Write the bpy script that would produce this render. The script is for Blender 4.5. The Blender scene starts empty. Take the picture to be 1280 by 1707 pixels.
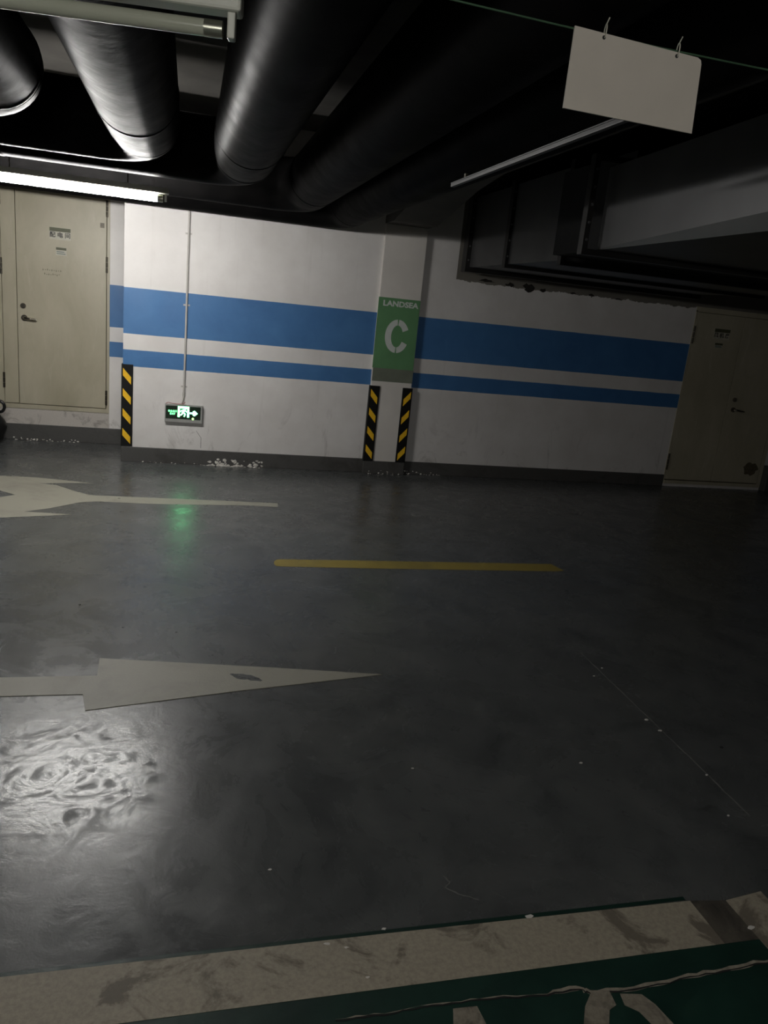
import bpy, bmesh, math, random
from mathutils import Vector, Matrix
from mathutils.geometry import tessellate_polygon
random.seed(7)
S = bpy.context.scene
COL = S.collection

# ------------------------------------------------------------------ camera
H = 1.735                                   # camera height (m)
F, PITCH, ROLL, YAW = 1272.4, 0.261514, 0.103442, 0.267054
_f = Vector((math.sin(YAW)*math.cos(PITCH), math.cos(YAW)*math.cos(PITCH), -math.sin(PITCH)))
_r = Vector((math.cos(YAW), -math.sin(YAW), 0)); _u = _r.cross(_f)
_r2 = math.cos(ROLL)*_r + math.sin(ROLL)*_u
_u2 = -math.sin(ROLL)*_r + math.cos(ROLL)*_u
cam_d = bpy.data.cameras.new('camera'); cam = bpy.data.objects.new('camera', cam_d); COL.objects.link(cam)
cam_d.sensor_fit = 'VERTICAL'; cam_d.sensor_height = 36.0; cam_d.sensor_width = 27.0
cam_d.lens = 36.0*F/1707.0; cam_d.clip_start = 0.05
cam.matrix_world = Matrix(((_r2.x, _u2.x, -_f.x, 0), (_r2.y, _u2.y, -_f.y, 0), (_r2.z, _u2.z, -_f.z, H), (0, 0, 0, 1)))
S.camera = cam
S.view_settings.view_transform = 'Standard'; S.view_settings.look = 'None'
S.view_settings.gamma = 1.0; S.view_settings.use_curve_mapping = False
S.view_settings.exposure = 0.65
# ------------------------------------------------------------------ world: underground, almost no ambient
W = bpy.data.worlds.new('world'); S.world = W; W.use_nodes = True
W.node_tree.nodes['Background'].inputs[0].default_value = (0.75, 0.78, 0.8, 1)
W.node_tree.nodes['Background'].inputs[1].default_value = 0.0
# lamp strengths (tube emission)
TUBE = 150.0

def ray(px, py): return _f*F + _r2*(px-640) - _u2*(py-853.5)
def fl(px, py, z=0.0):
    d = ray(px, py); t = (z-H)/d.z; return Vector((d.x*t, d.y*t, z))
def wl(px, py, Y):
    d = ray(px, py); t = Y/d.y; return Vector((d.x*t, Y, H+d.z*t))

# ------------------------------------------------------------------ materials
def srgb(r, g, b):
    c = lambda v: (v/255/12.92) if v/255 <= 0.04045 else ((v/255+0.055)/1.055)**2.4
    return (c(r), c(g), c(b), 1)
class NT:
    def __init__(s, name):
        s.m = bpy.data.materials.new(name); s.m.use_nodes = True; s.t = s.m.node_tree
        s.b = s.t.nodes['Principled BSDF']
    def n(s, typ, **kw):
        x = s.t.nodes.new(typ)
        for k, v in kw.items():
            if k.startswith('i_'): x.inputs[k[2:].replace('_', ' ')].default_value = v
            else: setattr(x, k, v)
        return x
    def l(s, a, b): s.t.links.new(a, b)
    def coord(s, kind='Object'):
        return s.n('ShaderNodeTexCoord').outputs[kind]
    def noise(s, scale, detail=4, rough=0.55, vec=None, dist=0.0, stretch=None):
        v = vec or s.coord()
        if stretch:
            mp = s.n('ShaderNodeMapping'); mp.inputs['Scale'].default_value = stretch; s.l(v, mp.inputs[0]); v = mp.outputs[0]
        x = s.n('ShaderNodeTexNoise', i_Scale=scale, i_Detail=detail, i_Roughness=rough, i_Distortion=dist)
        s.l(v, x.inputs['Vector']); return x.outputs['Fac']
    def ramp(s, fac, stops, interp='LINEAR'):
        x = s.n('ShaderNodeValToRGB'); x.color_ramp.interpolation = interp
        e = x.color_ramp.elements
        while len(e) < len(stops): e.new(0.5)
        for el, (p, c) in zip(e, stops):
            el.position = p; el.color = c if hasattr(c, '__len__') else (c, c, c, 1)
        s.l(fac, x.inputs[0]); return x.outputs[0]
    def mix(s, fac, a, b, mode='MIX'):
        x = s.n('ShaderNodeMix', data_type='RGBA', blend_type=mode)
        for sock, v in ((x.inputs[0], fac), (x.inputs[6], a), (x.inputs[7], b)):
            if hasattr(v, 'is_output'): s.l(v, sock)
            else: sock.default_value = v
        return x.outputs[2]
    def math(s, op, a, b=0.0, c=0.0):
        x = s.n('ShaderNodeMath', operation=op)
        for sock, v in zip(x.inputs, (a, b, c)):
            if hasattr(v, 'is_output'): s.l(v, sock)
            else: sock.default_value = v
        return x.outputs[0]
    def color(s, v):
        if hasattr(v, 'is_output'): s.l(v, s.b.inputs['Base Color'])
        else: s.b.inputs['Base Color'].default_value = v
    def rough(s, v):
        if hasattr(v, 'is_output'): s.l(v, s.b.inputs['Roughness'])
        else: s.b.inputs['Roughness'].default_value = v
    def bump(s, h, strength=0.2, dist=0.01):
        x = s.n('ShaderNodeBump', i_Strength=strength, i_Distance=dist); s.l(h, x.inputs['Height'])
        s.l(x.outputs[0], s.b.inputs['Normal'])
M = {}
def simple(name, col, rough=0.6, metal=0.0, var=0.12, scale=8, bump=0.0, spec=0.5):
    t = NT(name); n = t.noise(scale)
    lo = tuple(c*(1-var) for c in col[:3])+(1,); hi = tuple(min(1, c*(1+var)) for c in col[:3])+(1,)
    t.color(t.ramp(n, [(0.3, lo), (0.7, hi)])); t.rough(rough)
    t.b.inputs['Metallic'].default_value = metal
    t.b.inputs['Specular IOR Level'].default_value = spec
    if bump: t.bump(n, bump)
    M[name] = t.m; return t.m
def emit(name, col, strength):
    t = NT(name); t.color((0.8, 0.8, 0.8, 1))
    t.b.inputs['Emission Color'].default_value = col; t.b.inputs['Emission Strength'].default_value = strength
    M[name] = t.m; return t.m

def mat_floor():
    t = NT('grey_epoxy'); v = t.coord()
    big = t.noise(0.7, 5, 0.6, v); mid = t.noise(3.2, 6, 0.65, v, 0.6); fine = t.noise(40, 3, 0.6, v)
    c = t.ramp(mid, [(0.28, srgb(66, 68, 68)), (0.5, srgb(86, 88, 87)), (0.75, srgb(100, 101, 99))])
    c = t.mix(t.ramp(big, [(0.35, 0.0), (0.7, 0.55)]), c, srgb(78, 80, 80))
    st = t.noise(5.0, 8, 0.7, v, 1.2)
    c = t.mix(t.ramp(st, [(0.62, 0.0), (0.74, 0.6)]), c, srgb(40, 40, 38))
    c = t.mix(t.ramp(fine, [(0.66, 0.0), (0.75, 0.25)]), c, srgb(130, 128, 122))
    t.color(c)
    r = t.noise(2.2, 7, 0.7, v, 1.5)
    rr = t.ramp(r, [(0.32, 0.21), (0.5, 0.28), (0.68, 0.40)])
    # trowelled repair patch beside the near arrow: swirl marks in gloss and relief
    dv = t.n('ShaderNodeVectorMath', operation='DISTANCE'); t.l(v, dv.inputs[0]); dv.inputs[1].default_value = (-0.42, 2.62, 0)
    patch = t.ramp(t.math('ADD', dv.outputs['Value'], t.math('MULTIPLY_ADD', mid, 0.5, -0.25)), [(0.30, 1.0), (0.62, 0.0)])
    sw = t.noise(4.2, 8, 0.66, v, 2.4)
    t.rough(t.mix(patch, rr, t.ramp(sw, [(0.36, 0.52), (0.5, 0.24), (0.62, 0.46)])))
    b = t.math('ADD', t.math('MULTIPLY', t.noise(9, 6, 0.62, v, 0.8), 1.0), t.math('MULTIPLY', t.noise(120, 2, 0.5, v), 0.10))
    b = t.math('ADD', b, t.math('MULTIPLY', t.math('MULTIPLY', patch, sw), 0.5))
    t.bump(b, 0.11, 0.012); t.b.inputs['Specular IOR Level'].default_value = 0.42
    M['floor'] = t.m
def mat_green():
    t = NT('green_epoxy'); v = t.coord()
    mid = t.noise(5, 6, 0.65, v, 0.5); fine = t.noise(60, 3, 0.6, v)
    c = t.ramp(mid, [(0.3, srgb(20, 45, 38)), (0.7, srgb(30, 60, 50))])
    c = t.mix(t.ramp(t.noise(3.5, 8, 0.75, v, 1.0), [(0.6, 0.0), (0.72, 0.6)]), c, srgb(30, 40, 34))
    c = t.mix(t.ramp(fine, [(0.65, 0.0), (0.8, 0.3)]), c, srgb(48, 84, 72))
    t.color(c); t.rough(0.42); t.bump(t.noise(30, 5, 0.6, v), 0.2, 0.006); M['green'] = t.m
def mat_paint(name, col, dark, rough=0.6, amt=0.8, scale=4.0, lo=0.52, hi=0.68, grain=0.22):
    t = NT(name); v = t.coord()
    st = t.noise(scale, 7, 0.68, v, 0.8); fine = t.noise(70, 3, 0.7, v)
    c = t.mix(t.ramp(st, [(lo, 0.0), (hi, amt)]), col, dark)
    c = t.mix(t.ramp(fine, [(0.35, grain), (0.62, 0.0)]), c, dark)
    t.color(c); t.rough(rough); t.bump(fine, 0.15, 0.004); M[name] = t.m
Z_S1T, Z_S1B, Z_S2T, Z_S2B = 1.671, 1.246, 1.095, 0.937
def mat_wall(name, top_grey=None):
    t = NT(name); v = t.coord()
    z = t.n('ShaderNodeSeparateXYZ'); t.l(v, z.inputs[0]); z = z.outputs[2]
    wob = t.math('MULTIPLY_ADD', t.noise(6, 2, 0.5, v), 0.006, -0.003)
    zz = t.math('ADD', z, wob)
    white = t.ramp(t.noise(2.5, 5, 0.6, v), [(0.3, srgb(216, 212, 208)), (0.7, srgb(230, 227, 224))])
    # scuffs and dirt with their own shapes on the lower part
    low = t.ramp(t.math('DIVIDE', z, 3.0), [(0.05, 1.0), (0.27, 0.0)])
    sc = t.ramp(t.noise(3.0, 9, 0.72, v, 1.8, (1.0, 1.0, 0.45)), [(0.56, 0.0), (0.70, 0.55)])
    white = t.mix(t.math('MULTIPLY', low, sc), white, srgb(120, 112, 102))
    streak = t.ramp(t.noise(4.5, 4, 0.6, v, 0.2, (3.0, 3.0, 0.12)), [(0.62, 0.0), (0.8, 0.22)])
    white = t.mix(streak, white, srgb(168, 162, 150))
    blue = t.ramp(t.noise(4, 5, 0.6, v, 0.5), [(0.3, srgb(60, 108, 160)), (0.7, srgb(70, 120, 172))])
    f = lambda a, b: t.math('MULTIPLY', t.math('GREATER_THAN', zz, a), t.math('LESS_THAN', zz, b))
    c = t.mix(t.math('ADD', f(Z_S1B, Z_S1T), f(Z_S2B, Z_S2T)), white, blue)
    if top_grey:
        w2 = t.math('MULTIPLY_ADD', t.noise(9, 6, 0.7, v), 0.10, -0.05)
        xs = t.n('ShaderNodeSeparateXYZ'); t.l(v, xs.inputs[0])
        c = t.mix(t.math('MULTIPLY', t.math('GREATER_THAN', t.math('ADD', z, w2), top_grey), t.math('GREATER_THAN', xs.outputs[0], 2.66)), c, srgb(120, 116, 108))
    t.color(c); t.rough(t.ramp(t.noise(5, 3, 0.5, v), [(0.3, 0.42), (0.7, 0.6)]))
    t.bump(t.noise(14, 6, 0.6, v), 0.06, 0.01)
    M[name] = t.m
def mat_rubber():
    t = NT('black_insulation'); v = t.coord()
    t.color(t.ramp(t.noise(6, 5, 0.6, v), [(0.3, srgb(13, 13, 13)), (0.7, srgb(22, 21, 21))]))
    t.rough(t.ramp(t.noise(5, 5, 0.6, v, 0.6), [(0.3, 0.36), (0.7, 0.48)])); t.b.inputs['Specular IOR Level'].default_value = 0.003
    t.bump(t.noise(3.0, 5, 0.6, v, 0.4), 0.18, 0.02); M['insulation'] = t.m
def mat_door():
    t = NT('cream_door_paint'); v = t.coord()
    c = t.ramp(t.noise(2.0, 6, 0.6, v, 0.3, (1.6, 1.6, 0.7)), [(0.3, srgb(166, 159, 136)), (0.7, srgb(186, 179, 157))])
    c = t.mix(t.ramp(t.noise(5, 6, 0.65, v, 0.6, (2.2, 2.2, 0.35)), [(0.58, 0.0), (0.75, 0.4)]), c, srgb(206, 201, 184))
    c = t.mix(t.ramp(t.noise(4, 8, 0.75, v, 1.0), [(0.63, 0.0), (0.76, 0.4)]), c, srgb(110, 102, 84))
    t.color(c); t.rough(0.42); t.bump(t.noise(7, 3, 0.5, v), 0.04, 0.01); M['door'] = t.m
mat_floor(); mat_green(); mat_rubber(); mat_door()
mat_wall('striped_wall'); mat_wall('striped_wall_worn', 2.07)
mat_paint('white_line', srgb(174, 165, 146), srgb(104, 96, 84), 0.6, 0.8, 4.2, 0.53, 0.60, 0.3)
mat_paint('arrow_paint', srgb(154, 151, 137), srgb(126, 122, 111), 0.55, 0.6, 3.0, 0.5, 0.7, 0.12)
mat_paint('yellow_paint', srgb(152, 134, 58), srgb(112, 102, 56), 0.5, 0.6, 3.0, 0.5, 0.7, 0.15)
mat_paint('digit_paint', srgb(150, 142, 126), srgb(84, 78, 68), 0.6, 0.9, 7.0, 0.46, 0.62, 0.35)
mat_paint('skirting_paint', srgb(80, 79, 77), srgb(60, 58, 55), 0.5, 0.7, 4.0)
mat_paint('sill_plaster', srgb(196, 190, 182), srgb(110, 103, 96), 0.7, 0.8, 5.0, 0.55, 0.7, 0.1)
simple('concrete_dark', srgb(78, 75, 71), 0.85, var=0.25, scale=3, bump=0.2)
simple('concrete_beam', srgb(78, 75, 71), 0.85, var=0.2, scale=3, bump=0.2)
simple('wall_plain', srgb(150, 146, 140), 0.7, var=0.15, scale=1.5)
simple('tube_housing', srgb(205, 205, 192), 0.4, var=0.06)
simple('tube_glass_off', srgb(176, 178, 160), 0.15, var=0.04)
simple('tube_cap', srgb(165, 165, 150), 0.3, metal=0.8)
simple('steel', srgb(172, 166, 155), 0.2, metal=1.0)
simple('dark_steel', srgb(70, 66, 58), 0.4, metal=0.8)
simple('galvanised', srgb(120, 120, 120), 0.42, metal=0.7, var=0.15, scale=5)
simple('duct_sheet', srgb(84, 84, 84), 0.46, metal=0.35, var=0.14, scale=2.5, bump=0.12)
simple('duct_flange', srgb(44, 43, 42), 0.5, metal=0.4)
simple('canvas_black', srgb(26, 26, 26), 0.9, bump=0.3)
simple('black_rubber', srgb(13, 13, 13), 0.55, spec=0.3)
simple('yellow_reflective', srgb(250, 196, 40), 0.4, var=0.08, scale=40)
simple('green_paint', srgb(98, 146, 100), 0.5, var=0.07, scale=5)
simple('faded_green', srgb(112, 118, 104), 0.6, var=0.12, scale=9)
simple('stencil_white', srgb(206, 212, 206), 0.55, var=0.06, scale=18)
simple('plate_back', srgb(205, 197, 184), 0.5, var=0.05, scale=6, bump=0.05)
simple('wire_green', srgb(64, 92, 68), 0.5)
simple('conduit_pvc', srgb(186, 182, 176), 0.5)
simple('sign_housing', srgb(168, 168, 164), 0.4, metal=0.3)
simple('sign_face', srgb(10, 34, 16), 0.25)
simple('plate_white', srgb(190, 187, 170), 0.4)
simple('plate_header', srgb(84, 86, 62), 0.5)
simple('ink', srgb(26, 26, 26), 0.6)
simple('ink_grey', srgb(120, 132, 126), 0.6)
simple('sticker_grey', srgb(128, 122, 108), 0.6, scale=90, var=0.35)
simple('gap_dark', srgb(44, 40, 32), 0.9)
simple('peel_dark', srgb(40, 37, 33), 0.95, var=0.3, scale=20)
simple('plaster_white', srgb(222, 218, 210), 0.9, scale=30)
simple('crack_dark', srgb(24, 24, 22), 0.9)
simple('crack_pale', srgb(150, 142, 126), 0.9, var=0.3, scale=40)
simple('joint_pale', srgb(112, 112, 108), 0.7, var=0.25, scale=20)
simple('rust_wire', srgb(150, 80, 70), 0.6)
simple('bag_black', srgb(20, 20, 20), 0.32, bump=0.4, scale=14)
emit('tube_lit', (1.0, 0.98, 0.95, 1), TUBE)
emit('pictogram_glow', (0.14, 1.0, 0.34, 1), 6.5)
emit('pictogram_text_glow', (0.10, 1.0, 0.28, 1), 2.2)
emit('led_glow', (0.45, 1.0, 0.2, 1), 1.6)

# ------------------------------------------------------------------ builders
def link(name, me, mat, parent=None):
    o = bpy.data.objects.new(name, me); COL.objects.link(o)
    if mat is not None and not me.materials: me.materials.append(M[mat])
    if parent is not None: o.parent = parent
    return o
def tag(o, label=None, cat=None, group=None, kind=None):
    if label: o['label'] = label
    if cat: o['category'] = cat
    if group: o['group'] = group
    if kind: o['kind'] = kind
    return o
def thing(name, label=None, cat=None, loc=(0, 0, 0), group=None, kind=None):
    o = bpy.data.objects.new(name, None); COL.objects.link(o); o.location = loc; o.empty_display_size = 0.1
    return tag(o, label, cat, group, kind)
def bm_mesh(bm, name, smooth=False):
    bmesh.ops.recalc_face_normals(bm, faces=bm.faces)
    me = bpy.data.meshes.new(name); bm.to_mesh(me); bm.free()
    if smooth:
        for p in me.polygons: p.use_smooth = True
    return me
def add_box(bm, x0, x1, y0, y1, z0, z1, bev=0.0, seg=2):
    vs = [bm.verts.new((x, y, z)) for x in (x0, x1) for y in (y0, y1) for z in (z0, z1)]
    fs = [(0, 1, 3, 2), (4, 6, 7, 5), (0, 4, 5, 1), (2, 3, 7, 6), (0, 2, 6, 4), (1, 5, 7, 3)]
    faces = [bm.faces.new([vs[i] for i in f]) for f in fs]
    if bev:
        es = list({e for f in faces for e in f.edges})
        bmesh.ops.bevel(bm, geom=es, offset=bev, segments=seg, affect='EDGES', profile=0.5)
def box(name, mat, b, parent=None, bev=0.0, origin=None):
    """b = (x0,x1,y0,y1,z0,z1) in the space of the parent (or world)"""
    bm = bmesh.new(); add_box(bm, *b, bev=bev); return link(name, bm_mesh(bm, name), mat, parent)
def prism(name, mat, pts, axis, a0, a1, parent=None, bev=0.0):
    """extrude polygon; axis 'y': pts are (x,z); 'z': pts are (x,y); 'x': pts are (y,z)"""
    bm = bmesh.new()
    mk = {'y': lambda p, a: (p[0], a, p[1]), 'z': lambda p, a: (p[0], p[1], a), 'x': lambda p, a: (a, p[0], p[1])}[axis]
    A = [bm.verts.new(mk(p, a0)) for p in pts]; B = [bm.verts.new(mk(p, a1)) for p in pts]
    n = len(pts)
    for tri in tessellate_polygon([[Vector((q[0], q[1], 0)) for q in pts]]):
        bm.faces.new([A[i] for i in tri]); bm.faces.new([B[i] for i in reversed(tri)])
    for i in range(n): bm.faces.new((A[i], A[(i+1) % n], B[(i+1) % n], B[i]))
    return link(name, bm_mesh(bm, name), mat, parent)
def add_tube(bm, pts, r, seg=24, caps=True, radii=None):
    pts = [Vector(p) for p in pts]; rings = []
    n0 = None
    for i, p in enumerate(pts):
        t = ((pts[i+1]-p).normalized() if i+1 < len(pts) else Vector()) + ((p-pts[i-1]).normalized() if i else Vector())
        t.normalize()
        if n0 is None:
            n0 = t.orthogonal().normalized()
        n0 = (n0 - t*n0.dot(t)).normalized(); b = t.cross(n0)
        k = 1.0
        if 0 < i < len(pts)-1:
            k = 1.0/max(0.5, math.cos((pts[i+1]-p).angle(p-pts[i-1])/2))
        rr = radii[i] if radii else r
        rings.append([bm.verts.new(p + (n0*math.cos(a)+b*math.sin(a))*rr) for a in [2*math.pi*j/seg for j in range(seg)]])
    for A, B in zip(rings, rings[1:]):
        for j in range(seg): bm.faces.new((A[j], A[(j+1) % seg], B[(j+1) % seg], B[j]))
    if caps:
        bm.faces.new([bm.verts.new(v.co) for v in rings[0]]); bm.faces.new([bm.verts.new(v.co) for v in rings[-1][::-1]])
def tube(name, mat, pts, r, parent=None, seg=24, radii=None, smooth=True):
    bm = bmesh.new(); add_tube(bm, pts, r, seg, True, radii)
    me = bm_mesh(bm, name)
    for p in me.polygons: p.use_smooth = len(p.vertices) == 4
    return link(name, me, mat, parent)
def text_mesh(name, mat, body, size, parent, loc, rot=(math.pi/2, 0, 0), thick=0.0008, align='CENTER', scale=(1, 1, 1), bold=0.0):
    cu = bpy.data.curves.new(name, 'FONT'); cu.body = body; cu.size = size; cu.align_x = align; cu.align_y = 'CENTER'
    cu.extrude = thick; cu.offset = bold; cu.resolution_u = 3
    tmp = bpy.data.objects.new('tmp_text', cu); COL.objects.link(tmp)
    dg = bpy.context.evaluated_depsgraph_get(); dg.update()
    me = bpy.data.meshes.new_from_object(tmp.evaluated_get(dg)); bpy.data.objects.remove(tmp); bpy.data.curves.remove(cu)
    mx = Matrix.LocRotScale(Vector(loc), __import__('mathutils').Euler(rot), Vector(scale)); me.transform(mx)
    me.materials.clear(); me.name = name
    return link(name, me, mat, parent)
def ribbon(name, mat, pts, widths, z0, z1, parent=None, jit=0.0):
    """irregular flat ribbon lying on the floor along pts [(x,y)]"""
    L, R = [], []
    for i, p in enumerate(pts):
        p = Vector(p[:2]); a = Vector(pts[max(0, i-1)][:2]); b = Vector(pts[min(len(pts)-1, i+1)][:2])
        t = (b-a).normalized(); n = Vector((-t.y, t.x)); w = widths[i] if hasattr(widths, '__len__') else widths
        L.append(p+n*(w/2+random.uniform(-jit, jit))); R.append(p-n*(w/2+random.uniform(-jit, jit)))
    bm = bmesh.new()
    rings = [[bm.verts.new((q.x, q.y, z)) for q, z in ((l, z0), (l, z1), (r, z1), (r, z0))] for l, r in zip(L, R)]
    for A, B in zip(rings, rings[1:]):
        for j in range(4): bm.faces.new((A[j], A[(j+1) % 4], B[(j+1) % 4], B[j]))
    bm.faces.new(rings[0]); bm.faces.new(rings[-1][::-1])
    return link(name, bm_mesh(bm, name), mat, parent)
def densify(pts, n, jit):
    out = []
    for a, b in zip(pts, pts[1:]):
        a, b = Vector(a[:2]), Vector(b[:2])
        for k in range(n):
            q = a.lerp(b, k/n); out.append((q.x+random.uniform(-jit, jit), q.y+random.uniform(-jit, jit)))
    out.append(tuple(pts[-1][:2])); return out

# ------------------------------------------------------------------ structure
Y_WALL, Y_COL, Y_RIGHT, Y_REC = 7.83, 7.79, 7.85, 8.66
X_COR, X_C0, X_C1, X_D2A, X_D2B = -0.60, 1.852, 2.290, 5.555, 6.93
Z_CEIL = 3.25
X_L, X_R, Y_F = -9.0, 9.0, -6.0
floor = tag(box('floor', 'floor', (X_L, X_R, Y_F, 9.2, -0.2, 0.0)), kind='structure', label='dark grey glossy epoxy garage floor')
tag(box('ceiling', 'concrete_dark', (X_L, X_R, Y_F, 9.2, Z_CEIL, Z_CEIL+0.2)), kind='structure', label='dark concrete ceiling slab above the pipes')
tag(box('wall_left', 'wall_plain', (X_L-0.2, X_L, Y_F, 9.2, 0, Z_CEIL)), kind='structure')
tag(box('wall_right', 'wall_plain', (X_R, X_R+0.2, Y_F, 9.2, 0, Z_CEIL)), kind='structure')
tag(box('wall_front', 'wall_plain', (X_L, X_R, Y_F-0.2, Y_F, 0, Z_CEIL)), kind='structure')
wall_back = tag(box('wall_back', 'striped_wall', (X_COR, X_C0, Y_WALL, 9.2, 0, Z_CEIL)), kind='structure', label='white garage wall with two blue stripes left of the column')
# right stretch with the opening of door 2
bm = bmesh.new()
add_box(bm, X_C1, X_D2A, Y_RIGHT, 9.2, 0, Z_CEIL)
add_box(bm, X_D2A, X_D2B, Y_RIGHT, 9.2, 2.05, Z_CEIL)
add_box(bm, X_D2B, X_R, Y_RIGHT, 9.2, 0, Z_CEIL)
add_box(bm, X_D2A, X_D2B, Y_RIGHT, 9.2, 0, 0.035)
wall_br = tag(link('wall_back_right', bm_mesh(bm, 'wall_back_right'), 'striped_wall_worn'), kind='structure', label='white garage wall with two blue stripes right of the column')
# recess with door 1
X_D1A, X_D1B, Z_D1A, Z_D1B = -1.875, -0.800, 0.335, 2.56
bm = bmesh.new()
add_box(bm, X_D1B, X_COR, Y_REC, 9.2, 0.17, Z_CEIL)
add_box(bm, X_D1A, X_D1B, Y_REC, 9.2, Z_D1B, Z_CEIL)
add_box(bm, X_L, X_D1A, Y_REC, 9.2, 0.17, Z_CEIL)
wall_rec = tag(link('wall_recess', bm_mesh(bm, 'wall_recess'), 'striped_wall'), kind='structure', label='recessed white wall around the cream door beside the blue stripes')
box('sill_plinth', 'sill_plaster', (X_D1A, X_D1B, Y_REC-0.004, 9.2, 0.17, Z_D1A), wall_rec)
# column with haunched beam
col = tag(thing('column'), kind='structure', label='square white column standing proud between the two striped walls')
simple('column_white', srgb(222, 217, 210), 0.5, var=0.05, scale=3)
box('shaft', 'column_white', (X_C0, X_C1, Y_COL, 9.2, 0, 2.53), col, bev=0.006)
prism('haunch', 'concrete_beam', [(9.2, 2.53), (7.50, 2.53), (6.45, 2.74), (5.9, 2.80), (5.9, Z_CEIL), (9.2, Z_CEIL)], 'x', X_C0, X_C1, col)
tag(box('ceiling_beam', 'concrete_beam', (X_C0, X_C1, Y_F, 5.9, 2.80, Z_CEIL)), kind='structure', label='dark concrete beam running from the column over the aisle')
# baseboards
def baseboard(name, x0, x1, y, h, label):
    return tag(box(name, 'skirting_paint', (x0, x1, y-0.012, y+0.05, 0, h), bev=0.004), kind='structure', label=label)
baseboard('baseboard_back', X_COR-0.01, X_C0, Y_WALL, 0.150, 'dark grey painted skirting under the exit sign wall')
baseboard('baseboard_column', X_C0-0.008, X_C1+0.008, Y_COL, 0.138, 'dark grey painted skirting round the column foot')
baseboard('baseboard_right', X_C1, X_D2A, Y_RIGHT, 0.138, 'dark grey painted skirting up to the double door')
baseboard('baseboard_recess', X_L, X_COR, Y_REC, 0.17, 'dark grey painted skirting under the recessed door')

# ------------------------------------------------------------------ parking bay, lines, arrows
T = 0.0012
STRIP_FAR, STRIP_NEAR = 1.712, 1.535
bay = box('bay_coating', 'green', (-4.0, 1.735, -3.5, STRIP_NEAR+0.004, 0.0, T*0.7), floor)
bay['label'] = 'dark green epoxy of the parking bay'
def decal(name, mat, pts, label, cat='floor marking', z1=T, group=None):
    return tag(prism(name, mat, [(p[0], p[1]) for p in pts], 'z', 0.0, z1), label, cat, group)
decal('bay_line', 'white_line', [(-4.0, STRIP_NEAR), (1.612, STRIP_NEAR), (1.612, STRIP_FAR-0.006), (0.6, STRIP_FAR), (-4.0, STRIP_FAR-0.002)],
      'wide worn off-white painted line along the front of the green parking bay', z1=T*1.6)
mat_paint('white_line_dirty', srgb(96, 90, 80), srgb(52, 49, 45), 0.6, 0.9, 6.0, 0.4, 0.6)
decal('bay_corner_line', 'white_line_dirty', [(1.614, STRIP_NEAR), (1.735, STRIP_NEAR), (1.735, STRIP_FAR-0.02), (1.614, STRIP_FAR-0.008)],
      'dirt-darkened end piece of the white bay line at its corner', z1=T*1.5)
decal('bay_divider_line', 'white_line', [(1.737, -3.5), (1.887, -3.5), (1.887, STRIP_FAR), (1.737, STRIP_FAR-0.02)],
      'worn off-white line that runs along the side of the green bay from its corner', z1=T*1.6)
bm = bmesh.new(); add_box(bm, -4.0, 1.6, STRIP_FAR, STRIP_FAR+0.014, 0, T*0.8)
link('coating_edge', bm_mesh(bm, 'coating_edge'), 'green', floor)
# near arrow
decal('direction_arrow', 'arrow_paint', [(-1.9, 3.325), fl(162, 1127), fl(166, 1098), fl(460, 1114), fl(637, 1125), fl(400, 1152), fl(142, 1185), fl(138, 1158), (-1.9, 3.16)],
      'pale grey straight arrow painted on the floor with a long pointed head', z1=0.003)
# bare patch in the arrow head
ribbon('worn_patch', 'floor', densify([fl(384, 1124), fl(398, 1128), fl(415, 1130), fl(436, 1136)], 3, 0.003), [0.012, 0.02, 0.035, 0.05, 0.055, 0.05, 0.045, 0.045, 0.03, 0.012], T*0.5, 0.0032, bpy.data.objects['direction_arrow'])
# far fork arrow
decal('fork_arrow', 'arrow_paint', [(-2.3, fl(0, 793).y), fl(0, 793), fl(60, 796), fl(110, 801), fl(156, 806), fl(115, 805), fl(65, 806), fl(95, 809), fl(125, 819), fl(150, 825.5), fl(230, 829), fl(340, 833.5), fl(463, 839), fl(463, 845.5), fl(420, 843), fl(330, 841.5), fl(250, 840), fl(160, 836), fl(133, 837.5), fl(85, 847), fl(40, 853), fl(85, 855.5), fl(120, 858), fl(50, 861), fl(0, 863), (-2.3, fl(0, 863).y), (-2.3, fl(0, 829).y), fl(0, 829), fl(26, 825), fl(0, 818), (-2.3, fl(0, 818).y)],
      'beige forked turn arrow with a thin tail painted before the exit sign wall')
# yellow dash
yp = [fl(470, 932.5), fl(700, 936.5), fl(918, 940.5), fl(940, 951.5), fl(925, 952.5), fl(640, 948), fl(470, 944.5), fl(460, 943.5), fl(456.5, 940), fl(457, 936), fl(461, 933)]
decal('yellow_dash', 'yellow_paint', yp, 'yellow dashed centre line with one rounded and one pointed end')
# bay number (cut off by the picture)
decal('bay_digit', 'digit_paint', [fl(755, 1682), fl(795, 1678), (0.790, 1.40), (0.792, 1.22), (0.700, 1.22), (0.704, 1.40)],
      'worn white straight stroke of the bay number on green floor', z1=T*1.5)
d2 = thing('bay_round_digit', 'worn white stencilled round digit of the bay number on green floor', 'floor marking', (1.16, 1.3, 0))
def dloc(pts): return [(p[0]-1.16, p[1]-1.3) for p in pts]
prism('stroke', 'digit_paint', dloc([fl(985, 1655), fl(1015, 1652), fl(1027, 1676), fl(1016, 1684), fl(1015, 1707), (1.095, 1.24), (1.10, 1.18), (1.03, 1.18), fl(973, 1707), fl(975, 1678)]), 'z', 0, T*1.5, d2)
prism('stroke', 'digit_paint', dloc([fl(1033, 1657), fl(1069, 1658), fl(1092, 1675), fl(1122, 1707), (1.305, 1.24), (1.30, 1.18), (1.235, 1.18), (1.24, 1.26), fl(1085, 1707), fl(1065, 1687), fl(1041, 1676)]), 'z', 0, T*1.5, d2)
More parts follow.
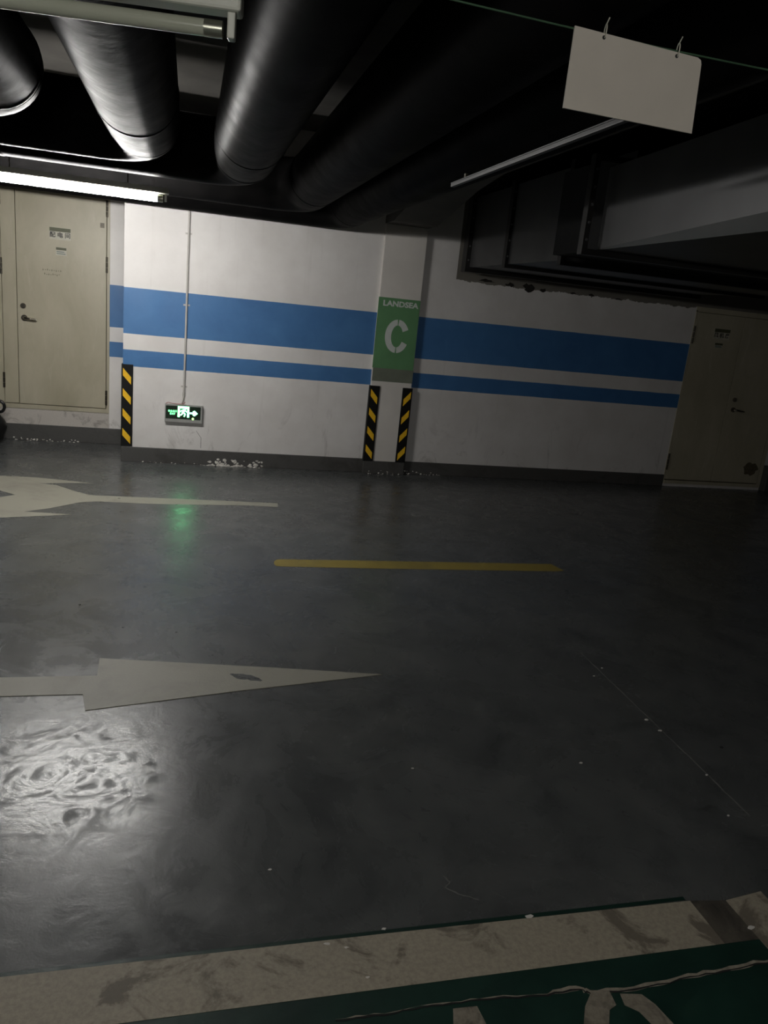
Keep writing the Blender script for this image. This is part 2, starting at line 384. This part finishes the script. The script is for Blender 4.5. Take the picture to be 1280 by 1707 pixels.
# cracks and floor joint (parts of the floor)
crk = densify([fl(*q) for q in [(560, 1702), (640, 1692), (720, 1677), (800, 1668), (900, 1660), (965, 1650), (983, 1656), (1060, 1650), (1150, 1630), (1220, 1615), (1290, 1603)]], 5, 0.0035)
ribbon('crack_lip', 'crack_pale', [(a, b+0.004) for a, b in crk], [0.002 if a < 1.0 else 0.013 for a, b in crk], T*0.6, T*1.0, floor, 0.0025)
ribbon('crack', 'crack_dark', crk, 0.0045, T*0.6, T*1.2, floor, 0.0012)
jn = densify([fl(965, 1085), fl(1085, 1200), fl(1250, 1360)], 14, 0.002)
ribbon('floor_joint', 'joint_pale', jn, 0.0045, 0, T*0.6, floor, 0.002)
def blob(name, mat, c, r, z0, z1, parent, n=9, sq=1.0):
    a0 = random.random()*6
    return prism(name, mat, [(c[0]+math.cos(a0+2*math.pi*k/n)*r*random.uniform(0.45, 1.15), c[1]+math.sin(a0+2*math.pi*k/n)*r*sq*random.uniform(0.45, 1.15)) for k in range(n)], 'z', z0, z1, parent)
for q, r in [((1078, 1200), 0.012), ((1100, 1218), 0.012), ((1178, 1292), 0.009), ((882, 1529), 0.014), ((577, 1580-0), 0.008), ((612, 1630), 0.007), ((545, 1574), 0.010), ((968, 1272), 0.008), ((1003, 1114), 0.007), ((990, 1127), 0.008), ((640, 1549), 0.008), ((1214, 1360), 0.007), ((1252, 1547), 0.016), ((688, 1281), 0.006), ((450, 1450), 0.006)]:
    blob('paint_chip', 'plaster_white', fl(*q), r, 0.0, T*2.2, floor, 8, 0.6)
for q, r in [((133, 1008), 0.010), ((1203, 1246), 0.012), ((205, 1046), 0.006), ((294, 1054), 0.006), ((270, 797), 0.012), ((198, 831), 0.014)]:
    blob('stain_spot', 'crack_dark', fl(*q), r, 0.0, T*1.4, floor, 8, 0.7)
# long pale scratch curls
ribbon('scratch', 'joint_pale', densify([fl(738, 1460), fl(750, 1470), fl(742, 1480), fl(765, 1490), fl(798, 1500)], 4, 0.002), 0.004, 0, T*0.6, floor, 0.001)

# ------------------------------------------------------------------ debris at wall foot
def flakes(name, x0, x1, y, n, zmax, parent, seed, big=0.02):
    rnd = random.Random(seed); bm = bmesh.new()
    for i in range(n):
        u = rnd.random(); x = x0+(x1-x0)*u; s = rnd.uniform(0.25, 1.0)*big
        z = rnd.random()**2.2*zmax; yy = y - rnd.uniform(0.0, 0.035)*(1 if z < 0.02 else 0.05)
        vs = [bm.verts.new((x+math.cos(a)*s*rnd.uniform(.5, 1.3), yy-0.001-0.35*s*abs(math.sin(a))*rnd.random(), max(0.0015, z+math.sin(a)*s*rnd.uniform(.3, .9)))) for a in [k*1.0472 for k in range(6)]]
        c = bm.verts.new((x, yy-0.4*s, z+0.35*s))
        for k in range(6): bm.faces.new((vs[k], vs[(k+1) % 6], c))
    o = link(name, bm_mesh(bm, name), 'plaster_white', parent); o['kind'] = 'stuff'; return o
bb = bpy.data.objects
flakes('peeled_plaster', wl(345, 775, Y_WALL).x, wl(438, 775, Y_WALL).x, Y_WALL-0.013, 90, 0.07, bb['baseboard_back'], 3, 0.026)
flakes('peeled_plaster', -0.45, 0.3, Y_WALL-0.013, 26, 0.015, bb['baseboard_back'], 4, 0.010)
flakes('peeled_plaster', 1.9, 2.25, Y_COL-0.013, 20, 0.04, bb['baseboard_column'], 5, 0.012)
flakes('peeled_plaster', 2.3, 2.75, Y_RIGHT-0.013, 26, 0.035, bb['baseboard_right'], 6, 0.013)
flakes('peeled_plaster', -1.75, -1.1, Y_REC-0.013, 40, 0.03, bb['baseboard_recess'], 8, 0.014)
# dark peeled patches under the air duct
for q, rx, rz in [((810, 468), 0.10, 0.018), ((850, 475), 0.05, 0.025), ((882, 479), 0.07, 0.045), ((905, 484), 0.05, 0.02), ((955, 489), 0.04, 0.014), ((985, 492), 0.04, 0.016), ((1030, 499), 0.05, 0.008)]:
    c = wl(*q, Y_RIGHT); n = 11
    prism('peeled_patch', 'peel_dark', [(c.x+math.cos(2*math.pi*k/n)*rx*random.uniform(.5, 1.2), c.z+math.sin(2*math.pi*k/n)*rz*random.uniform(.4, 1.3)) for k in range(n)], 'y', Y_RIGHT-0.004, Y_RIGHT+0.004, wall_br)
# wall crack under the exit sign
def wall_line(name, mat, pix, Y, w, parent):
    pts = [wl(*q, Y) for q in pix]
    prs = [(p.x-w/2, p.z) for p in pts]+[(p.x+w/2, p.z) for p in reversed(pts)]
    return prism(name, mat, prs, 'y', Y-0.0012, Y+0.001, parent)
wall_line('crack', 'gap_dark', [(327, 718), (335, 730), (334.5, 747)], Y_WALL, 0.0035, wall_back)

# ------------------------------------------------------------------ doors
def lever(parent, x, y, z, direction, s=1.0):
    h = tube('handle', 'steel', [(x, y, z), (x, y-0.012, z)], 0.030*s, parent, 20)
    bm = bmesh.new()
    add_tube(bm, [(x, y-0.01, z), (x, y-0.045, z), (x+direction*0.012, y-0.055, z), (x+direction*0.06, y-0.056, z-0.004), (x+direction*0.125, y-0.05, z-0.010)], 0.010, 10, True, [0.011, 0.011, 0.012, 0.011, 0.008])
    me = bm_mesh(bm, 'lever', True); link('lever', me, 'steel', h)
    k = tube('lock_cylinder', 'steel', [(x-direction*0.008, y, z+0.118), (x-direction*0.008, y-0.016, z+0.118)], 0.026*s, parent, 20)
    box('keyhole', 'ink', (x-direction*0.008-0.003, x-direction*0.008+0.003, y-0.0175, y-0.015, z+0.110, z+0.126), k)
def hinge(parent, x, y, z, h=0.125):
    bm = bmesh.new()
    for k in range(3): add_tube(bm, [(x, y, z-h/2+k*h/3+0.002), (x, y, z-h/2+(k+1)*h/3-0.002)], 0.011, 10)
    link('hinge', bm_mesh(bm, 'hinge'), 'dark_steel', parent)
def nameplate(parent, x0, x1, z0, z1, y, header, chars=None):
    p = box('name_plate', 'plate_white', (x0, x1, y-0.003, y, z0, z1), parent, bev=0.001)
    box('header_bar', 'plate_header', (x0+0.002, x1-0.002, y-0.0042, y-0.003, z1-header-0.002, z1-0.002), p)
    if chars: text_mesh('lettering', 'ink', chars, (x1-x0)*0.275, p, ((x0+x1)/2, y-0.0036, z0+(z1-z0-header)*0.52), align='CENTER', bold=0.0011)
    else:
        for k in range(2):
            zz = z0+(z1-z0-header)*(0.30+0.35*k)
            box('text_line', 'ink_grey', (x0+0.008, x1-0.01-0.012*k, y-0.0042, y-0.003, zz-0.005, zz+0.004), p)
# door 1 (recess)
d1 = thing('door_1', kind='structure', label='cream metal door with black lettered plate, raised on a plinth in the recess')
yf = Y_REC-0.012
X_SPLIT, X_NAR = -1.683, -1.820
bm = bmesh.new()
add_box(bm, X_D1A, X_NAR-0.004, yf, Y_REC+0.10, Z_D1A, Z_D1B)
add_box(bm, -0.826, X_D1B, yf, Y_REC+0.10, Z_D1A, Z_D1B)
add_box(bm, X_NAR-0.004, -0.826, yf, Y_REC+0.10, 2.52, Z_D1B)
add_box(bm, X_NAR-0.004, -0.826, yf, Y_REC+0.10, Z_D1A, Z_D1A+0.045)
link('frame', bm_mesh(bm, 'frame'), 'door', d1)
box('reveal', 'door', (X_NAR-0.004, -0.826, Y_REC+0.05, Y_REC+0.07, Z_D1A+0.045, 2.52), d1)
lf = box('narrow_leaf', 'door', (X_NAR, X_SPLIT-0.004, yf+0.002, Y_REC+0.04, Z_D1A+0.052, 2.515), d1, bev=0.003)
leaf = box('leaf', 'door', (X_SPLIT+0.002, -0.834, yf-0.002, Y_REC+0.04, Z_D1A+0.052, 2.515), d1, bev=0.003)
yl = yf-0.002
lever(d1, -1.617, yl, 1.262, 1)
for z in (0.50, 1.86, 2.40): hinge(d1, -0.829, yl-0.004, z, 0.16)
for z in (0.62, 1.75, 2.40): hinge(d1, X_NAR-0.003, yl-0.002, z, 0.16)
nameplate(d1, wl(82, 379, yl).x, wl(118, 379, yl).x, 2.055, 2.168, yl, 0.036, '配 电 间')
nameplate(d1, wl(93, 413, yl).x, wl(111, 413, yl).x, 1.905, 1.982, yl, 0.024)
box('sticker', 'sticker_grey', (-0.895, -0.855, yl-0.0015, yl, 2.215, 2.262), d1)
rnd = random.Random(11)
bm = bmesh.new()
for row, (za, n, x0, x1) in enumerate([(1.752, 9, -1.435, -1.27), (1.712, 8, -1.42, -1.285)]):
    for k in range(n):
        x = x0+(x1-x0)*k/(n-1); z = za+rnd.uniform(-0.004, 0.004)
        add_box(bm, x-0.005, x+0.005, yl-0.001, yl, z-0.0025, z+0.0025)
        if k % 2 == 0: add_box(bm, x-0.002, x+0.001, yl-0.001, yl, z-0.010, z+0.010)
link('handwriting', bm_mesh(bm, 'handwriting'), 'plate_header', d1)
# door 2
d2_ = thing('door_2', kind='structure', label='cream double metal door under the air duct')
yf = Y_RIGHT-0.010; XM = 6.212
bm = bmesh.new()
add_box(bm, X_D2A, X_D2A+0.012, yf, Y_RIGHT+0.1, 0.035, 2.05)
add_box(bm, X_D2B-0.05, X_D2B, yf, Y_RIGHT+0.1, 0.035, 2.05)
add_box(bm, X_D2A, X_D2B, yf, Y_RIGHT+0.1, 2.035, 2.09)
add_box(bm, X_D2A+0.012, X_D2B-0.05, yf-0.01, Y_RIGHT+0.1, 0.035, 0.075)
link('frame', bm_mesh(bm, 'frame'), 'door', d2_)
box('reveal', 'door', (X_D2A+0.012, X_D2B-0.05, Y_RIGHT+0.05, Y_RIGHT+0.07, 0.075, 2.035), d2_)
box('leaf', 'door', (X_D2A+0.016, XM-0.003, yf-0.001, Y_RIGHT+0.04, 0.086, 2.03), d2_, bev=0.003)
box('leaf', 'door', (XM+0.003, X_D2B-0.056, yf-0.001, Y_RIGHT+0.04, 0.086, 2.03), d2_, bev=0.003)
yl = yf-0.001
lever(d2_, 6.305, yl, 0.968, 1)
for z in (0.30, 1.78): hinge(d2_, X_D2A+0.013, yl-0.003, z, 0.2)
nameplate(d2_, 5.835, 6.045, 1.758, 1.876, yl, 0.038, '风 机 房')
nameplate(d2_, 5.872, 5.980, 1.660, 1.716, yl, 0.022)
n = 14
simple('smudge_brown', srgb(96, 88, 70), 0.6, var=0.3, scale=30)
n = 22
prism('soot_smudge', 'smudge_brown', [(6.74+math.cos(2*math.pi*k/n)*0.11*random.uniform(.75, 1.1), 0.26+math.sin(2*math.pi*k/n)*0.09*random.uniform(.7, 1.1)) for k in range(n)], 'y', yl-0.0008, yl+0.001, d2_)
tag(box('trim_1', 'skirting_paint', (X_D2B, X_D2B+0.12, Y_RIGHT-0.10, Y_RIGHT, 0, 0.32), bev=0.01), kind='structure', label='low dark kerb block beside the double door')

# ------------------------------------------------------------------ column sign
cs = thing('column_sign', 'green painted panel with white lettering and a stencilled letter C on the column', 'sign', (2.07, Y_COL, 0.985))
yl = -0.0015
box('panel', 'green_paint', (1.846-2.07, 2.286-2.07, yl, 0, 0.135, 0.843), cs)
box('faded_band', 'faded_green', (1.854-2.07, 2.290-2.07, yl, 0, 0.0, 0.135), cs)['label'] = 'grey faded lower band'
text_mesh('lettering', 'stencil_white', 'LANDSEA', 0.086, cs, (0.010, yl-0.0005, 0.785), scale=(1.0, 0.86, 1), bold=0.0032)
lt = thing('letter'); lt.parent = cs
def arc(cx, cz, R, r, a0, a1, n=14, flat0=False):
    o = [(cx+math.cos(math.radians(a0+(a1-a0)*k/n))*R[0], cz+math.sin(math.radians(a0+(a1-a0)*k/n))*R[1]) for k in range(n+1)]
    i = [(cx+math.cos(math.radians(a0+(a1-a0)*k/n))*r[0], cz+math.sin(math.radians(a0+(a1-a0)*k/n))*r[1]) for k in range(n+1)]
    return o+i[::-1]
for a0, a1 in ((93, 267), (274, 334), (26, 86)):
    prism('stroke', 'stencil_white', arc(0.004, 0.468, (0.127, 0.168), (0.062, 0.110), a0, a1, 18), 'y', yl-0.001, yl, lt)

# ------------------------------------------------------------------ corner guards
def guard(x0, y0, zc, side, slope, label, zb):
    """L-shaped rubber guard wrapped round a vertical corner; side=-1: corner at its left edge"""
    g = thing('corner_guard', label, 'corner guard', (x0, y0, zb), 'striped rubber corner guards')
    w, th, hh = 0.095, 0.012, 0.80
    if side < 0: prof = [(-th, -th), (w, -th), (w, -0.002), (w-0.006, 0), (0, 0), (0, w), (-th, w)]
    else: prof = [(th, -th), (-w, -th), (-w, -0.002), (-w+0.006, 0), (0, 0), (0, w), (th, w)]
    prism('body', 'black_rubber', prof, 'z', 0, hh, g)
    xa, xb = (0.002, w-0.018) if side < 0 else (-w+0.018, -0.002)
    for k in range(4):
        zt = hh-0.035-k*0.195
        if slope < 0: pts = [(xa, zt), (xb, zt-0.085), (xb, zt-0.085-0.072), (xa, zt-0.072)]
        else: pts = [(xa, zt-0.085), (xb, zt), (xb, zt-0.072), (xa, zt-0.085-0.072)]
        prism('reflective_stripe', 'yellow_reflective', pts, 'y', -th-0.0015, -th+0.001, g)
    return g
guard(X_COR, Y_WALL, 0, -1, -1, 'black and yellow corner guard on the wall corner beside the recessed door', 0.155)
guard(X_C0, Y_COL, 0, -1, -1, 'black and yellow corner guard with falling stripes on the column under the C sign', 0.135)
guard(X_C1, Y_COL, 0, 1, 1, 'black and yellow corner guard with rising stripes on the column under the C sign', 0.135)

# ------------------------------------------------------------------ exit sign and conduit
ex = thing('exit_sign', 'glowing green emergency exit sign with running figure and arrow on the wall', 'exit sign', (-0.022, Y_WALL, 0.43))
w2 = 0.180
bm = bmesh.new()
add_box(bm, -w2, w2, -0.045, 0, 0, 0.030); add_box(bm, -w2, w2, -0.045, 0, 0.160, 0.172)
add_box(bm, -w2, -w2+0.010, -0.045, 0, 0.030, 0.160); add_box(bm, w2-0.016, w2, -0.045, 0, 0.030, 0.160)
add_box(bm, -w2+0.01, w2-0.016, -0.036, 0, 0.030, 0.160)
link('housing', bm_mesh(bm, 'housing'), 'sign_housing', ex)
face = box('face', 'sign_face', (-w2+0.010, w2-0.016, -0.041, -0.036, 0.030, 0.160), ex)
yl = -0.0415
def pic(name, pts, mat='pictogram_glow', dy=0): return prism(name, mat, pts, 'y', yl-0.001-dy, yl+0.0005, face)
fx0, fx1, fz0, fz1 = -0.056, 0.054, 0.052, 0.158
bm = bmesh.new()
for b in ((fx0, fx0+0.020, fz0, fz1), (fx1-0.020, fx1, fz0, fz1), (fx0+0.02, fx1-0.02, fz1-0.020, fz1)):
    add_box(bm, b[0], b[1], yl-0.001, yl+0.0005, b[2], b[3])
link('door_symbol', bm_mesh(bm, 'door_symbol'), 'pictogram_glow', face)
# running figure: head, torso, limbs
bm = bmesh.new()
def limb(a, b, w):
    a, b = Vector(a), Vector(b); t = (b-a).normalized(); n = Vector((-t.y, t.x))*w/2
    q = [a+n, b+n, b-n, a-n]
    A = [bm.verts.new((p.x, yl-0.001, p.y)) for p in q]; bm.faces.new(A)
limb((0.012, 0.128), (-0.010, 0.096), 0.020); limb((0.010, 0.124), (0.030, 0.104), 0.010); limb((0.006, 0.126), (-0.024, 0.116), 0.010)
limb((-0.024, 0.116), (-0.032, 0.102), 0.009); limb((-0.008, 0.100), (0.016, 0.084), 0.013); limb((0.016, 0.084), (0.006, 0.058), 0.012)
limb((-0.010, 0.100), (-0.018, 0.076), 0.013); limb((-0.018, 0.076), (-0.036, 0.070), 0.011)
A = [bm.verts.new((0.020+0.009*math.cos(k*math.pi/5), yl-0.001, 0.139+0.009*math.sin(k*math.pi/5))) for k in range(10)]; bm.faces.new(A)
link('running_figure', bm_mesh(bm, 'running_figure'), 'pictogram_glow', face)
pic('arrow', [(0.060, 0.089), (0.088, 0.089), (0.088, 0.076), (0.106, 0.068), (0.136, 0.094), (0.106, 0.122), (0.088, 0.114), (0.088, 0.103), (0.060, 0.103)])
text_mesh('lettering', 'pictogram_text_glow', '安全出口', 0.022, face, (-0.105, yl-0.0005, 0.106), bold=0.0004)
text_mesh('lettering', 'pictogram_text_glow', 'EXIT', 0.026, face, (-0.105, yl-0.0005, 0.080), bold=0.0006)
tube('led', 'led_glow', [(0.091, yl, 0.040), (0.091, yl-0.004, 0.040)], 0.011, ex, 12)
tube('cable_loop', 'rust_wire', [(-0.17, -0.02, 0.176), (-0.15, -0.022, 0.188), (-0.11, -0.022, 0.180), (-0.05, -0.02, 0.177), (0.0, -0.02, 0.180), (0.012, -0.02, 0.20)], 0.003, ex, 8)
xc = -0.026
cd = thing('conduit', 'thin grey plastic conduit running down the striped wall to the exit sign', 'conduit', (xc, Y_WALL, 0.66))
tube('pipe', 'conduit_pvc', [(0, -0.012, 0.03), (0, -0.012, 2.15)], 0.010, cd, 12)
tube('flexible_end', 'conduit_pvc', [(0, -0.012, 0.035), (-0.004, -0.014, 0.0), (-0.014, -0.016, -0.035), (-0.02, -0.016, -0.055)], 0.008, cd, 10)
for z in (0.12, 0.9, 1.55):
    box('clamp', 'conduit_pvc', (-0.03, 0.03, -0.006, 0, z-0.008, z+0.008), cd)
tube('coupler', 'conduit_pvc', [(0, -0.012, 0.02), (0, -0.012, 0.06)], 0.013, cd, 12)

# ------------------------------------------------------------------ insulated pipes
def pipe(x, Y, zc, r, label, seams, extra=0.07):
    p = thing('insulated_pipe', label, 'pipe', (x, Y, zc), 'black insulated pipes under the ceiling')
    br = r+extra; y0 = Y_F+0.02-Y
    tube('run', 'insulation', [(0, y0, 0), (0, -br-0.0, 0)], r, p, 40)
    path = [(-br+br*math.cos(a), -br+br*math.sin(a), 0) for a in [math.pi/2*k/10 for k in range(11)]]
    e = tube('elbow', 'insulation', path, r*1.004, p, 40)
    tube('run', 'insulation', [(-br, 0, 0), (X_L-x+0.02, 0, 0)], r, p, 40)
    for s in seams:            # ('y', distance from elbow) or ('x', ...)
        d = s[1]
        if s[0] == 'y': pts = [(0, -br-d-0.02, 0), (0, -br-d-0.012, 0), (0, -br-d+0.012, 0), (0, -br-d+0.02, 0)]
        else: pts = [(-br-d-0.02, 0, 0), (-br-d-0.012, 0, 0), (-br-d+0.012, 0, 0), (-br-d+0.02, 0, 0)]
        tube('seam_band', 'insulation', pts, r, p, 40, [r*0.998, r*1.014, r*1.014, r*0.998])
    for d in (Y-br+0.8, Y-br+3.6):   # hanger rods up to the slab with a band
        h = tube('hanger_band', 'dark_steel', [(0, -br-d-0.02, 0), (0, -br-d+0.02, 0)], r*1.01, p, 40)
        for sx in (-1, 1): tube('rod', 'dark_steel', [(sx*(r+0.01), -br-d, 0), (sx*(r+0.01), -br-d, Z_CEIL-zc)], 0.006, h, 8)
    return p
PB, PR = 2.395, 0.200
pipe(-0.855, 4.27, PB+PR, PR, 'black insulated ceiling pipe whose elbow is farthest from the striped wall', [('y', 0.02), ('x', 0.4)])
pipe(-0.28, 5.06, PB+PR, PR, 'black insulated ceiling pipe, second elbow counted from the one farthest from the wall', [('y', 0.62), ('x', 0.7)])
pipe(0.312, 5.60, PB+PR+0.012, PR+0.004, 'black insulated ceiling pipe, third and middle elbow of the five', [('y', 0.60), ('y', 0.0), ('x', 1.2)])
pipe(0.87, 6.60, PB+PR, PR, 'black insulated ceiling pipe, second elbow counted from the striped wall', [('y', 0.35), ('x', 0.9)])
pipe(1.36, 7.57, PB+PR, PR, 'black insulated ceiling pipe whose elbow is closest to the striped wall', [('y', 0.2), ('x', 1.4)], 0.10)

# ------------------------------------------------------------------ trunking below the beam
tk = thing('cable_trunking', 'thin grey metal trunking strip fixed beneath the black pipe next to the air duct', 'trunking', (1.292, 3.0, 2.362))
box('channel', 'duct_sheet', (-0.010, 0.010, -0.80, 1.05, 0.0, 0.016), tk, bev=0.002)
box('cover', 'duct_sheet', (-0.011, 0.011, -0.80, 1.05, 0.016, 0.020), tk)
for y in (-0.6, 0.85): box('bracket', 'dark_steel', (-0.006, 0.006, y-0.012, y+0.012, 0.020, 0.040), tk)

# ------------------------------------------------------------------ air duct
ad = thing('air_duct', 'large grey sheet metal ventilation duct with bolted flanges above the double door', 'air duct', (2.68, 5.44, 2.2))
def lx(x): return x-2.68
def ly(y): return y-5.44
XE = 5.35
box('duct_section', 'duct_sheet', (lx(2.70), lx(XE), ly(6.62), ly(7.84), 0.0, 0.66), ad, bev=0.004)
box('duct_section', 'duct_sheet', (lx(2.69), lx(XE), ly(5.52), ly(6.62), 0.0, 0.66), ad, bev=0.004)
box('canvas_joint', 'canvas_black', (lx(2.60), lx(XE), ly(4.55), ly(5.52), 0.03, 0.60), ad)
# near section with a widening chamfer along its lower edge
bm = bmesh.new()
def ring(y, ch):
    xb = 2.40+(y-4.31)*0.049; xs = xb-ch*0.5
    return [bm.verts.new((lx(a), ly(y), b)) for a, b in ((xb, 0.0), (XE+0.5, 0.0), (XE+0.5, 0.47), (xs, 0.47), (xs, ch+0.001))]
r0 = ring(4.50, 0.004); r1 = ring(2.9, 0.070); r2 = ring(0.4, 0.15)
for A, B in ((r0, r1), (r1, r2)):
    for j in range(5): bm.faces.new((A[j], A[(j+1) % 5], B[(j+1) % 5], B[j]))
bm.faces.new(r0); bm.faces.new(r2[::-1])
link('duct_section', bm_mesh(bm, 'duct_section'), 'duct_sheet', ad)
def flange(x0, x1, y, z0, z1, t=0.04, d=0.03):
    bm = bmesh.new()
    add_box(bm, x0-t, x0, y-d, y+d, z0-t, z1+t); add_box(bm, x1, x1+t, y-d, y+d, z0-t, z1+t)
    add_box(bm, x0, x1, y-d, y+d, z0-t, z0); add_box(bm, x0, x1, y-d, y+d, z1, z1+t)
    o = link('flange', bm_mesh(bm, 'flange'), 'duct_flange', ad)
    for k in range(5):
        zz = z0+(z1-z0)*(k+0.5)/5
        tube('bolt', 'galvanised', [(x0-t*0.5, y-d, zz), (x0-t*0.5, y-d-0.012, zz)], 0.008, o, 6)
flange(lx(2.70), lx(XE), ly(7.66), 0, 0.66, 0.045, 0.06)
flange(lx(2.69), lx(XE), ly(6.62), 0, 0.66, 0.03, 0.035)
flange(lx(2.69), lx(XE), ly(5.52), 0, 0.66, 0.035, 0.03)
flange(lx(2.34), lx(XE+0.5), ly(4.53), 0, 0.50, 0.035, 0.03)

# ------------------------------------------------------------------ fluorescent lamps
def lamp(label, xr, y, z, L, lit, rot=0.0, group=None, rt=0.016, hang=None, name='fluorescent_lamp'):
    """batten along X, right end at xr; z = tube axis"""
    t = thing(name, label, 'lamp', (xr, y, z)); t.rotation_euler = (0, 0, rot)
    if group: t['group'] = group
    bm = bmesh.new(); add_box(bm, -L-0.02, 0.02, -0.028, 0.028, 0.030, 0.070, 0.006); link('batten', bm_mesh(bm, 'batten'), 'tube_housing', t)
    for x in (0.0, -L):
        box('lampholder', 'tube_housing', (x-0.008, x+0.008, -0.015, 0.015, -0.017, 0.032), t, bev=0.003)
    g = tube('tube', lit or 'tube_glass_off', [(-L+0.055, 0, 0), (-0.055, 0, 0)], rt, t, 20)
    for x in (-0.055, -L+0.02): tube('end_cap', 'tube_cap', [(x, 0, 0), (x+0.037, 0, 0)], rt*1.03, g, 20)
    for x in (-0.25, -L+0.25):
        tube('suspension_rod', 'dark_steel', [(x, 0, 0.07), (x, 0, (hang or Z_CEIL)-z)], 0.004, t, 8)
    return t
ZL = 2.30
pr = fl(276, 332, ZL); print('lamp at', pr)
lamp('glowing fluorescent tube lamp hung before the recessed cream door', pr.x, pr.y, ZL, 1.24, 'tube_lit', 0.0, rt=0.024)
za = 2.25
pa, pb = fl(386, 52, za), fl(0, -1, za)
lamp('unlit fluorescent tube lamp on a white batten hung beneath the pipes', pa.x, pa.y, za, 1.24, None, math.atan2(pa.y-pb.y, pa.x-pb.x), rt=0.016, hang=2.394)
# lamp behind the camera: lights the face of the hanging plate and the bay line; same type and row spacing as the two in view
lamp('fluorescent tube lamp over the parking bays behind the sign', pa.x, -2.0, za, 1.24, 'tube_lit', 0.0, rt=0.024, hang=2.394, name='fluorescent_lamp_offscreen')

# ------------------------------------------------------------------ hanging plate and wire
YP = 1.735
c = [wl(958, 43, YP), wl(1170, 98, YP), wl(1152, 223, YP), wl(938, 180, YP)]
cx = sum(p.x for p in c)/4; cz = sum(p.z for p in c)/4
hs = thing('hanging_sign', 'blank white back of a sign plate hung from a green wire', 'sign', (cx, YP, c[2].z))
pts = [(c[3].x-cx, c[3].z-c[2].z), (c[2].x-cx, 0), (c[1].x-cx, c[1].z-c[2].z-0.012), (c[1].x-cx-0.003, c[1].z-c[2].z-0.004), (c[1].x-cx-0.012, c[1].z-c[2].z), (c[0].x-cx, c[0].z-c[2].z)]
prism('plate', 'plate_back', pts, 'y', -0.002, 0.002, hs)
for q in ((1006, 63), (1127, 94)):
    h = wl(*q, YP); hx, hz = h.x-cx, h.z-c[2].z
    tube('hole', 'ink', [(hx, -0.0026, hz), (hx, -0.0018, hz)], 0.0042, hs, 12)
    bm = bmesh.new()
    ring_pts = [(hx+0.002+0.002*math.sin(a), 0.009*math.sin(a), hz+0.013-0.014*math.cos(a)) for a in [2*math.pi*k/14 for k in range(14)]]
    add_tube(bm, ring_pts+[ring_pts[0]], 0.0014, 8)
    add_tube(bm, [(hx+0.002, 0, hz+0.026), (hx+0.006, -0.003, hz+0.040)], 0.0014, 8)
    link('tie', bm_mesh(bm, 'tie', True), 'plate_white', hs)
wz = lambda x: c[0].z+0.003-(c[0].z-c[1].z)*0.6*((x-c[0].x)/(c[1].x-c[0].x))*0.6
wr = tube('hanging_wire', 'wire_green', [(x, YP+0.004, wl(958, 43, YP).z+0.004-0.009*math.exp(-((x-cx)/0.5)**2)-0.004*(x-c[0].x)) for x in [X_L+0.02]+[-3+0.25*k for k in range(22)]+[2.275]], 0.0022, None, 8)
tag(wr, 'thin green wire stretched under the pipes carrying the blank sign plate', 'wire')

# ------------------------------------------------------------------ black bag at the recess
YB = 8.42
bx = wl(10, 692, YB).x-0.115
bg = thing('black_bag', 'black plastic bag with a loop handle standing by the recessed door plinth', 'bag', (bx, YB, 0))
bm = bmesh.new()
bmesh.ops.create_icosphere(bm, subdivisions=3, radius=1.0)
rnd = random.Random(5)
for v in bm.verts:
    k = 1+0.10*math.sin(7*v.co.x+3*v.co.z)+0.06*math.sin(11*v.co.y+5*v.co.z)
    tz = (v.co.z+1)/2
    w = 1.0 if tz < 0.45 else 1.0-0.45*((tz-0.45)/0.55)**1.2
    v.co = Vector((v.co.x*0.12*k*w, v.co.y*0.11*k*w, tz*0.34))
link('sack', bm_mesh(bm, 'sack', True), 'bag_black', bg)
tube('loop_handle', 'bag_black', [(0.058+0.045*math.sin(a), 0, 0.375-0.055*math.cos(a)) for a in [2*math.pi*k/18 for k in range(19)]], 0.016, bg, 10)
